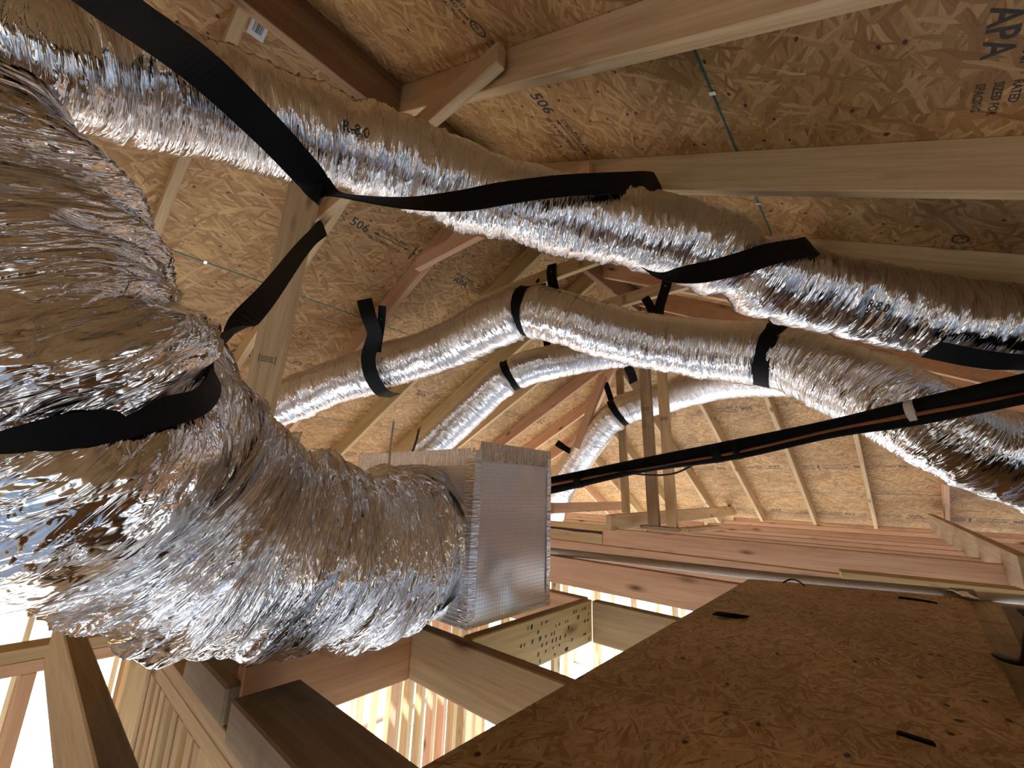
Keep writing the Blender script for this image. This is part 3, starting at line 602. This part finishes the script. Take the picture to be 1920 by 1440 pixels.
strap('forked black strap hanging from the farthest collar tie', [(2.50, 0.86, 1.43), (2.505, 0.885, 1.34), (2.46, 0.92, 1.18), (2.42, 0.92, 1.05)], [(0, 1, 0.1)]*4, 0.07)
strap('small tail of strap beside the forked one', [(2.50, 1.03, 1.30), (2.49, 1.00, 1.24), (2.45, 0.95, 1.12)], [(0, 1, 0.4)]*3, 0.055)
strap('black strap end dangling between the middle duct and the posts', [(2.80, 1.33, 1.02), (2.79, 1.31, 0.94), (2.78, 1.275, 0.86), (2.78, 1.262, 0.80)], [(0.3, 1, 0)]*4, 0.075)
strap('thin black strap standing up behind the plenum', [(1.72, 2.42, 0.22), (1.71, 2.37, 0.30), (1.72, 2.36, 0.39)], [(0.4, 1, 0)]*3, 0.05)
strap('short black strap stub left of the distant duct', [(3.66, 2.56, 0.52), (3.66, 2.48, 0.47), (3.70, 2.40, 0.42)], [(0.2, 0.5, 1)]*3, 0.07)
strap('narrow black strap at the foot of the distant duct', [(3.62, 2.72, 0.33), (3.62, 2.74, 0.22), (3.63, 2.77, 0.08)], [(0, 1, 0)]*3, 0.05)
# strap under the huge duct
ring, rt = [], []
for a in np.linspace(-50, -215, 16):
    c, t, u, v = pbig.at(float(crease(np.radians(a+360)))); a = d(a); ring.append(c+0.200*(math.cos(a)*u+math.sin(a)*v)); rt.append(tuple(t))
strap('black strap from the left rafter wrapped under the huge foil duct', [(0.745, 1.985, 1.285), (0.715, 1.94, 1.24), (0.640, 1.82, 1.105), (0.514, 1.577, 0.865), (0.292, 1.059, 0.438)]+[tuple(q) for q in ring], [(0.6, 0.3, -0.6), (0.6, 0.2, -0.5), (0.5, 0.3, -0.6), (0.6, 0.1, -0.5), (0.7, 0.1, -0.5)]+rt, [0.080, 0.076, 0.068, 0.058, 0.050]+[0.044]*3+[0.040]*13)

# ------------------------------------------------------------------ refrigerant line set
line = empty('line_set', (1.9, 0.6, 0.15)); tag(line, 'black insulated pipe bundle with a copper pipe, from plenum to right edge', 'pipe bundle')
LP = [(1.712, 1.41, 0.018), (1.68, 1.201, 0.046), (1.747, 0.78, 0.128), (1.769, 0.419, 0.19), (1.747, 0.112, 0.238), (1.693, -0.09, 0.272), (1.6, -0.308, 0.3), (1.58, -0.436, 0.325), (1.55, -0.6, 0.35), (1.48, -1.15, 0.32)]
foam = add_part(line, pipe('foam_insulation', LP, 0.029, 'foam', nseg=24))
add_part(line, pipe('foam_insulation', [(x-0.028, y-0.012, z-0.028+0.010*math.sin(9*y)) for x, y, z in LP], 0.015, 'foam', nseg=16))
add_part(line, pipe('copper_pipe', [(x-0.035, y-0.013, z-0.020+0.009*math.sin(11*y+1)) for x, y, z in LP[1:]], 0.008, 'copper', nseg=14))
add_part(line, pipe('control_cable', [(1.69, 0.90, 0.092), (1.715, 0.828, 0.092), (1.75, 0.717, 0.085), (1.766, 0.632, 0.096), (1.765, 0.542, 0.138), (1.765, 0.501, 0.160)], 0.004, 'cable', nseg=10))
pl = Path(LP, 0.01)
for q, mt, wd in [((1.77, 0.47, 0.18), 'foam', 0.03), ((1.693, -0.10, 0.272), 'white_tape', 0.018), ((1.70, 1.06, 0.07), 'foam', 0.03), ((1.77, 0.40, 0.19), 'foam', 0.02)]:
    s = pl.nearest(q); cc, tt, uu, vv = pl.at(s)
    cc = cc+np.array((-0.014, -0.005, -0.011))
    tb = pipe('tape_band', [cc-tt*wd/2, cc, cc+tt*wd/2], 0.038, mt, nseg=20, step=0.006); tb.parent = foam

# ------------------------------------------------------------------ plastic drain pipe, tray, scraps
pv = empty('drain_pipe', (2.2, 0.6, -0.345)); tag(pv, 'dusty grey plastic pipe lying along the edge of the OSB sheet', 'pipe')
run_p = add_part(pv, pipe('pipe_run', [(1.99, 2.0, -0.325), (2.066, 1.49, -0.325), (2.228, 0.47, -0.325), (2.335, 0.05, -0.323), (2.398, -0.18, -0.322)], 0.0195, 'pvc', nseg=20))
cpl = pipe('coupling', [(2.387, -0.145, -0.322), (2.406, -0.205, -0.322)], 0.0235, 'pvc', nseg=20); cpl.parent = run_p
add_part(pv, pipe('clean_pipe', [(2.398, -0.18, -0.322), (2.46, -0.31, -0.321), (2.56, -0.53, -0.320)], 0.017, 'pvc_clean', nseg=20))

tr = empty('drain_tray', (1.56, -0.5, -0.40)); tag(tr, 'grey open-topped tray with black inside at the right edge', 'tray')
def tray_shell():
    lo, hi = (1.10, -0.90), (1.83, -0.198); zb, zt, w = -0.366, -0.258, 0.024
    def ring(ins, z, rad):
        out = []
        for cx, cy2, a0 in ((hi[0]-ins-rad, hi[1]-ins-rad, 0), (lo[0]+ins+rad, hi[1]-ins-rad, 90), (lo[0]+ins+rad, lo[1]+ins+rad, 180), (hi[0]-ins-rad, lo[1]+ins+rad, 270)):
            for k in range(5):
                a = math.radians(a0+22.5*k); out.append((cx+rad*math.cos(a), cy2+rad*math.sin(a), z))
        return out
    rings = [ring(0.02, zb, 0.03), ring(0.004, zt-0.02, 0.045), ring(0.0, zt, 0.045), ring(w, zt, 0.03), ring(w+0.002, zt-0.012, 0.03)]
    inner = [rings[-1], ring(w+0.015, zb+0.02, 0.02)]
    def loft(R, capb=False, capt=False):
        n = 20; V = sum(R, []); F = [(i*n+j, i*n+(j+1) % n, (i+1)*n+(j+1) % n, (i+1)*n+j) for i in range(len(R)-1) for j in range(n)]
        if capb: F.append(tuple(range(n))[::-1])
        if capt: F.append(tuple(range((len(R)-1)*n, len(R)*n)))
        return V, F
    V, F = loft(rings, capb=True); add_part(tr, mesh_obj('tray_shell', V, F, 'tray'))
    V, F = loft(inner, capt=True); add_part(tr, mesh_obj('tray_lining', V, F, 'tray_in'))
tray_shell()
tag(pipe('hose', [(1.60, -0.150, -0.338), (1.56, -0.162, -0.335), (1.50, -0.182, -0.318), (1.43, -0.186, -0.262), (1.36, -0.20, -0.20), (1.25, -0.25, -0.16)], 0.0085, 'cable', nseg=12), 'black hose curving up over the rim of the grey tray', 'hose')

def scrap(label, cx, cy2, z, pts, mat, h=0.004, rot=0.0, cat='scrap', name='tape_scrap', curl=0.0):
    n = len(pts); V = []
    for k, (x, y) in enumerate(pts):
        X = x*math.cos(rot)-y*math.sin(rot); Y = x*math.sin(rot)+y*math.cos(rot); V.append((cx+X, cy2+Y, z+0.0006+curl*(0.5+0.5*math.sin(k*2.3))))
    V += [(a, b, c2+h) for a, b, c2 in V]
    F = [tuple(range(n))[::-1], tuple(range(n, 2*n))]+[(i, (i+1) % n, n+(i+1) % n, n+i) for i in range(n)]
    return tag(mesh_obj(name, V, F, mat, uvs=[(v[0], v[1]) for v in V]), label, cat)
scrap('black torn strap scrap on the OSB sheet near the slot of daylight', 1.50, 0.405, deck_z(1.50), [(-0.05, -0.012), (-0.02, -0.022), (0.015, -0.006), (0.04, -0.02), (0.055, 0.004), (0.01, 0.016), (-0.03, 0.008)], 'foam', rot=-1.1, curl=0.008)
tag(pipe('wire_offcut', [(2.13, 0.36, -0.327), (2.145, 0.335, -0.313), (2.14, 0.31, -0.313), (2.125, 0.285, -0.327)], 0.003, 'cable', nseg=8, step=0.006), 'small curled wire offcut at the pipe end of the OSB sheet', 'wire')
scrap('thin black strip on the OSB sheet below the foil scrap', 2.17, -0.04, deck_z(2.17), [(-0.012, -0.05), (0.006, -0.03), (0.012, 0.0), (0.006, 0.045), (-0.012, 0.05), (-0.006, 0.0)], 'foam')
scrap('thin black strip on the near part of the OSB sheet', 1.03, 0.014, deck_z(1.03), [(-0.006, -0.022), (0.004, -0.02), (0.008, 0.02), (-0.002, 0.024)], 'foam')
V, F, nx, ny = [], [], 9, 4
for i in range(nx):
    for j in range(ny):
        V.append((2.44-0.15*i/(nx-1)+0.03*(j/(ny-1)), -0.08-0.10*i/(nx-1)-0.03*(j/(ny-1)), -0.318+0.018*RND.random()))
F = [(i*ny+j, (i+1)*ny+j, (i+1)*ny+j+1, i*ny+j+1) for i in range(nx-1) for j in range(ny-1)]
fs = mesh_obj('foil_scrap', V, F, 'tape', uvs=[(v[0], v[1]) for v in V]); tag(fs, 'crumpled scrap of foil tape by the plastic pipe', 'scrap')
sm = fs.modifiers.new('thickness', 'SOLIDIFY'); sm.thickness = 0.002

# ------------------------------------------------------------------ storey below, ground
tag(block('floor', (-4.2, -2.8, -3.20), (7.4, 5.6, -3.00), 'slab', bev=0), 'concrete slab of the storey below', kind='structure')
tag(block('ground', (-40, -40, -3.40), (45, 40, -3.201), 'ground', bev=0), 'dry ground around the house', kind='structure')
def wall(name, label, a, b, spacing, top, bot, mats=('spf', 'fir', 'spf'), skip=(), width=0.089, extra=()):
    root = tag(empty(name, (a[0], a[1], bot)), label, kind='structure')
    a, b = Vector((a[0], a[1], 0)), Vector((b[0], b[1], 0)); L = (b-a).length; t = (b-a)/L; z = Vector((0, 0, 1)); inv = Matrix.Translation(-Vector(root.location))
    def bd(nm, p, q, dd, th, mt, up):
        o = board(nm, p, q, dd, th, mt, up=up, bev=0.002); o.parent = root; o.matrix_parent_inverse = inv; return o
    for zc in (top-0.019, top-0.058): bd('top_plate', a+z*zc, b+z*zc, 0.038, width, mats[0] if zc > top-0.03 else mats[1], (0, 0, 1))
    bd('bottom_plate', a+z*(bot+0.019), b+z*(bot+0.019), 0.038, width, mats[0], (0, 0, 1))
    side = t.cross(z)
    pos = [s for s in np.arange(0.02, L, spacing)]+list(extra)
    for s in pos:
        if any(lo < s < hi for lo, hi in skip): continue
        p = a+t*s; bd('stud', p+z*(bot+0.038), p+z*(top-0.077), width, 0.038, RND.choice(mats), side)
    return root
wall('wall_left', 'stud wall with an open bright window at the lower left', (-2.0, 2.16), (0.42, 2.16), 0.406, -0.53, -3.0, skip=((1.0, 1.85),), extra=(1.98, 2.14))
wall('wall_left.001', 'close-set studs under the double top plate at the lower left', (0.425, 2.10), (0.425, -1.0), 0.42, -0.495, -3.0, mats=('tan', 'spf', 'spf'), width=0.09, extra=(0.30, 0.36, 0.50, 0.56, 0.65, 0.71, 0.80))
wall('wall_front', 'partition of pale studs seen through the gap below the nearest joist', (3.40, 5.4), (3.40, 2.2), 0.30, -0.62, -3.0, skip=((1.0, 1.45),))
wall('wall_front.001', 'tightly packed pale studs seen through the diamond gap', (2.25, 3.1), (3.35, 3.1), 0.12, -0.62, -3.0)
wall('wall_far', 'far outer stud wall with daylight between the studs', (7.25, 5.5), (7.25, -2.7), 0.406, -0.62, -3.0)
wall('wall_far.001', 'left outer stud wall of the storey below', (-4.0, 5.5), (7.2, 5.5), 0.61, -0.62, -3.0)
wall('wall_right', 'right outer stud wall of the storey below', (-4.0, -2.7), (7.2, -2.7), 0.61, -0.62, -3.0)
wall('wall_back_added', 'unseen rear wall added to block light into the storey below', (-3.3, 5.5), (-3.3, -2.7), 0.61, -0.62, -3.0)  # unseen wall, added to cut the light coming from behind
wall('wall_far.002', 'inner stud partition seen through the slot of daylight', (5.2, 4.5), (5.2, -1.0), 0.5, -0.62, -3.0)

def sheathing(wall_name, fixed, axis, spans, holes, z0=-3.0, z1=-0.62):
    """boards added on a wall to block daylight, openings placed to shape it"""
    root = bpy.data.objects[wall_name]; inv = Matrix.Translation(-Vector(root.location))
    for a, b in spans:
        hz = [h for h in holes if h[0] >= a-1e-6 and h[1] <= b+1e-6]; rects = []; cur = a
        for h0, h1, hz0, hz1 in sorted(hz):
            if h0 > cur: rects.append((cur, h0, z0, z1))
            rects += [(h0, h1, z0, hz0), (h0, h1, hz1, z1)]; cur = h1
        if cur < b: rects.append((cur, b, z0, z1))
        for r0, r1, q0, q1 in rects:
            if axis == 'x': o = block('sheathing', (r0, fixed, q0), (r1, fixed+0.012, q1), 'osb', bev=0)
            else: o = block('sheathing', (fixed, r0, q0), (fixed+0.012, r1, q1), 'osb', bev=0)
            o.parent = root; o.matrix_parent_inverse = inv
sheathing('wall_far.001', 5.55, 'x', [(-4.0, 2.8)], [(-0.35, 0.95, -2.95, -0.7)])  # added to hold sun off the near slab, one opening left bright
sheathing('wall_back_added', -3.36, 'y', [(-2.7, 5.5)], [(-1.0, 1.8, -2.95, -0.9)])  # added light block, opening sized to let some fill through
sheathing('wall_right', -2.76, 'x', [(-4.0, -1.6)], [])

# ------------------------------------------------------------------ print on the sheets, sealed edges, clips
def stamp_mesh():
    V, F = [], []
    def put(txt, x, y, size, sx=1.0):
        v, f = text_mesh(txt, size); n = len(V)
        V.extend([(x+a*sx, -(y+b), 0) for a, b, c2 in v]); F.extend([tuple(n+i for i in q)[::-1] for q in f])
    def quad(x0, y0, x1, y1):
        n = len(V); V.extend([(x0, -y0, 0), (x1, -y0, 0), (x1, -y1, 0), (x0, -y1, 0)]); F.append((n, n+3, n+2, n+1))
    n = len(V)
    for k in range(28):
        for rr in (0.017, 0.022): V.append((0.0+rr*1.5*math.cos(k*math.tau/28), rr*math.sin(k*math.tau/28), 0))
    for k in range(28): a = n+2*k; b = n+2*((k+1) % 28); F.append((a, b, b+1, a+1))
    put('PS 2', -0.021, -0.008, 0.024)
    put('EXPOSURE 1', 0.05, 0.008, 0.018); put('SHEATHING', 0.05, -0.020, 0.018)
    put('24/16', 0.19, 0.020, 0.022); put('15/32 IN', 0.17, -0.008, 0.022); put('SPACING', 0.18, -0.034, 0.018)
    put('506', 0.29, -0.022, 0.078, 0.95)
    put('STRENGTH AXIS', 0.44, 0.022, 0.030, 0.95)
    quad(0.455, 0.002, 0.655, 0.007)
    for x0, sg in ((0.435, 1), (0.675, -1)):
        n = len(V); V.extend([(x0, -0.0045, 0), (x0+sg*0.028, 0.006, 0), (x0+sg*0.028, -0.015, 0)]); F.append((n, n+1, n+2) if sg < 0 else (n, n+2, n+1))
    put('EJE DE RESISTENCIA', 0.42, -0.042, 0.027, 0.9)
    quad(0.705, -0.050, 0.716, 0.052); quad(0.716, -0.006, 0.728, 0.008)
    for k, tx in enumerate(('THIS SIDE DOWN', 'CETTE FACE', 'VERS LE BAS', 'KEEP DRY')): put(tx, 0.735, 0.030-0.026*k, 0.024)
    put('West Fraser', 1.06, 0.012, 0.040, 0.85); put('APA', 1.08, -0.046, 0.066)
    put('RATED', 1.27, 0.012, 0.022); put('SIZED FOR', 1.27, -0.016, 0.022); put('SPACING', 1.27, -0.044, 0.022)
    me = bpy.data.meshes.new('printed_stamp'); me.from_pydata(V, [], F); me.update(); me.materials.append(M['ink']); return me
STAMP = stamp_mesh()
def put_stamp(panels, u, v):
    """stamp whose first mark is at u along the slope and v down it"""
    for o, u0, u1, v0, v1 in panels:
        if v0 <= v <= v1 and u0 <= u+0.4 <= u1:
            st = bpy.data.objects.new('printed_stamp', STAMP); C.objects.link(st); st.parent = o
            base = {'r': (0, RY0, RZ), 'l': (0, RY1, RZ), 'h': (XE, 0, RZ)}['r' if panels is right_panels else 'l' if panels is left_panels else 'h']
            R3 = o.matrix_world.to_3x3(); ex = R3.col[0]; ey = R3.col[1]
            down = ey if panels is left_panels else -ey
            p = Vector(base)+ex*u+down*v; st.location = o.matrix_world.inverted() @ p; st.location.z = -0.0008
            return
put_stamp(right_panels, 0.66, 0.685); put_stamp(right_panels, -0.09, 1.93); put_stamp(right_panels, 1.9, 1.93); put_stamp(right_panels, -0.75, 0.685)
put_stamp(left_panels, 0.61, 0.70); put_stamp(left_panels, 1.15, 1.94); put_stamp(left_panels, -0.35, 1.94); put_stamp(left_panels, 1.6, 3.1); put_stamp(left_panels, 3.0, 1.94); put_stamp(left_panels, 2.1, 0.70)
for u, v in ((0.62, 1.79), (-0.85, 1.79), (2.1, 1.79), (-0.20, 2.98), (1.2, 2.98), (2.6, 2.98), (0.0, 4.10), (-1.4, 4.10), (1.4, 4.10)): put_stamp(hip_panels, u, v)
def seal(panels, v_edge, base, down_is_ey):
    for o, u0, u1, v0, v1 in panels:
        if abs(v1-v_edge) > 0.01: continue
        ys = [p.co.y for p in o.data.vertices]; edge = max(ys) if down_is_ey else min(ys)
        xs = [p.co.x for p in o.data.vertices if abs(p.co.y-edge) < 1e-4]; a, b = min(xs), max(xs)
        q = mesh_obj('edge_seal', [(a, edge-0.004, -0.0007), (b, edge-0.004, -0.0007), (b, edge+0.004, -0.0007), (a, edge+0.004, -0.0007)], [(0, 3, 2, 1)], 'green', parent=o)
for ve in (1.33, 2.55, 3.77):
    seal(right_panels, ve, None, False); seal(left_panels, ve, None, True)
for ve in (1.16, 2.38, 3.57): seal(hip_panels, ve, None, False)
for u, sl in ((1.086, 'r'), (0.40, 'l'), (1.70, 'r')):
    oy, sg = (RY0, -1) if sl == 'r' else (RY1, 1); v = 1.331
    p = Vector((u, oy+sg*v*CS, RZ-v*SN)); ev = Vector((0, sg*CS, -SN)); nn = Vector((0, -sg*SN, -CS))
    o = board('panel_clip', p-ev*0.010+nn*0.002, p+ev*0.010+nn*0.002, 0.003, 0.014, 'steel', up=nn, bev=0)
    tag(o, {1.086: 'bright steel clip on the green joint between the two overhead rafters', 0.40: 'steel clip on the green joint left of the leaning post', 1.70: 'steel clip on the joint beyond the strapped overhead rafter'}[u], 'clip')
p = Vector((0.228, RY1+0.157*CS, RZ-0.157*SN)); lf = Vector((0, -SN, -CS))
lab = empty('paper_label', (0.228, 1.564, left_z(1.564)-0.002)); tag(lab, 'white barcode label on the roof sheet by the ridge, top left', 'label')
e1 = Vector((1, 0, 0)); e2 = Vector((0, CS, -SN)); q0 = Vector((0.228, 1.564, left_z(1.564)))+lf*0.0012
add_part(lab, mesh_obj('paper', [q0+e1*a+e2*b for a, b in ((-0.028, -0.04), (0.028, -0.04), (0.028, 0.04), (-0.028, 0.04))], [(0, 1, 2, 3)], 'sticker'))
V, F = [], []
xx = -0.016
while xx < 0.016:
    w = RND.choice((0.0012, 0.002, 0.003)); n = len(V)
    V += [q0+lf*0.0006+e1*a+e2*b for a, b in ((xx, -0.022), (xx+w, -0.022), (xx+w, 0.022), (xx, 0.022))]; F.append((n, n+1, n+2, n+3)); xx += w+RND.choice((0.0012, 0.002))
add_part(lab, mesh_obj('barcode', V, F, 'ink'))
# ink dashes on the yellow block
V, F = [], []
for k in range(58):
    u = 0.20+0.40*RND.random(); z = -0.132+0.115*RND.random(); z = round(z/0.021)*0.021; w = 0.003+0.003*RND.random(); h = 0.006+0.008*RND.random(); n = len(V)
    V += [(0.878+u-w, 0.8834, -0.386+z-h/2), (0.878+u+w*0.4, 0.8834, -0.386+z-h/2), (0.878+u+w, 0.8834, -0.386+z+h/2), (0.878+u-w*0.3, 0.8834, -0.386+z+h/2)]; F.append((n, n+1, n+2, n+3))
ik = mesh_obj('ink_marks', V, F, 'ink'); tag(ik, kind='stuff'); ik.parent = yb; ik.matrix_parent_inverse = yb.matrix_world.inverted()

# ------------------------------------------------------------------ nail heads and grade marks
def nail(strap_label, p, nrm, r=0.004):
    par = next(o for o in bpy.data.objects if o.get('label') == strap_label)
    n = Vector(nrm).normalized(); a = n.orthogonal().normalized(); b = n.cross(a); k = 10
    V = [Vector(p)+a*r*math.cos(i*math.tau/k)+b*r*math.sin(i*math.tau/k)+n*h for h in (0, 0.002) for i in range(k)]
    F = [tuple(range(k))[::-1], tuple(range(k, 2*k))]+[(i, (i+1) % k, k+(i+1) % k, k+i) for i in range(k)]
    o = mesh_obj('nail_head', V, F, 'steel', parent=par); return o
nail('long black strap crossing the top left corner and nailed to the overhead rafter', (1.345, 0.483, 1.163), (-1, -0.1, 0))
nail('short black strap nailed flat on the collar tie above the middle duct', (1.900, 1.378, 1.345), (-1, 0, 0))
nail('forked black strap hanging from the farthest collar tie', (2.500, 0.885, 1.34), (-1, 0, 0))
nail('shorter black strap tail crossing the looped strap on the middle duct', (1.196, 2.110, 0.965), (-0.65, -0.75, 0))
def grade_mark(o, x, faces=(-1, 1), w=0.05, name='grade_stamp'):
    """small inked mill mark across a board: two ticks and rows of print between them"""
    me = o.data; ty = max(v.co.y for v in me.vertices); V, F = [], []
    def q(x0, z0, x1, z1, f):
        n = len(V); yy = f*(ty+0.0006); V.extend([(x0, yy, z0), (x1, yy, z0), (x1, yy, z1), (x0, yy, z1)]); F.append((n, n+1, n+2, n+3))
    for f in faces:
        q(x-0.02, -w/2-0.004, x+0.02, -w/2, f); q(x-0.02, w/2, x+0.02, w/2+0.004, f)
        for k, xx in enumerate((x-0.010, x, x+0.010)):
            z = -w*0.4
            while z < w*0.36:
                l = RND.uniform(0.003, 0.008); q(xx-0.0028, z, xx+0.0028, z+l, f); z += l+0.002
    g = mesh_obj(name, V, F, 'ink', parent=o); tag(g, kind='stuff')
grade_mark(post0, 0.98, w=0.07)
for o in [x for x in bpy.data.objects if x.name.startswith('post') and x is not post0]: grade_mark(o, 0.85+0.2*RND.random(), w=0.05)
for o in [x for x in bpy.data.objects if x.name.startswith('collar_tie')]: grade_mark(o, 0.86, w=0.05)
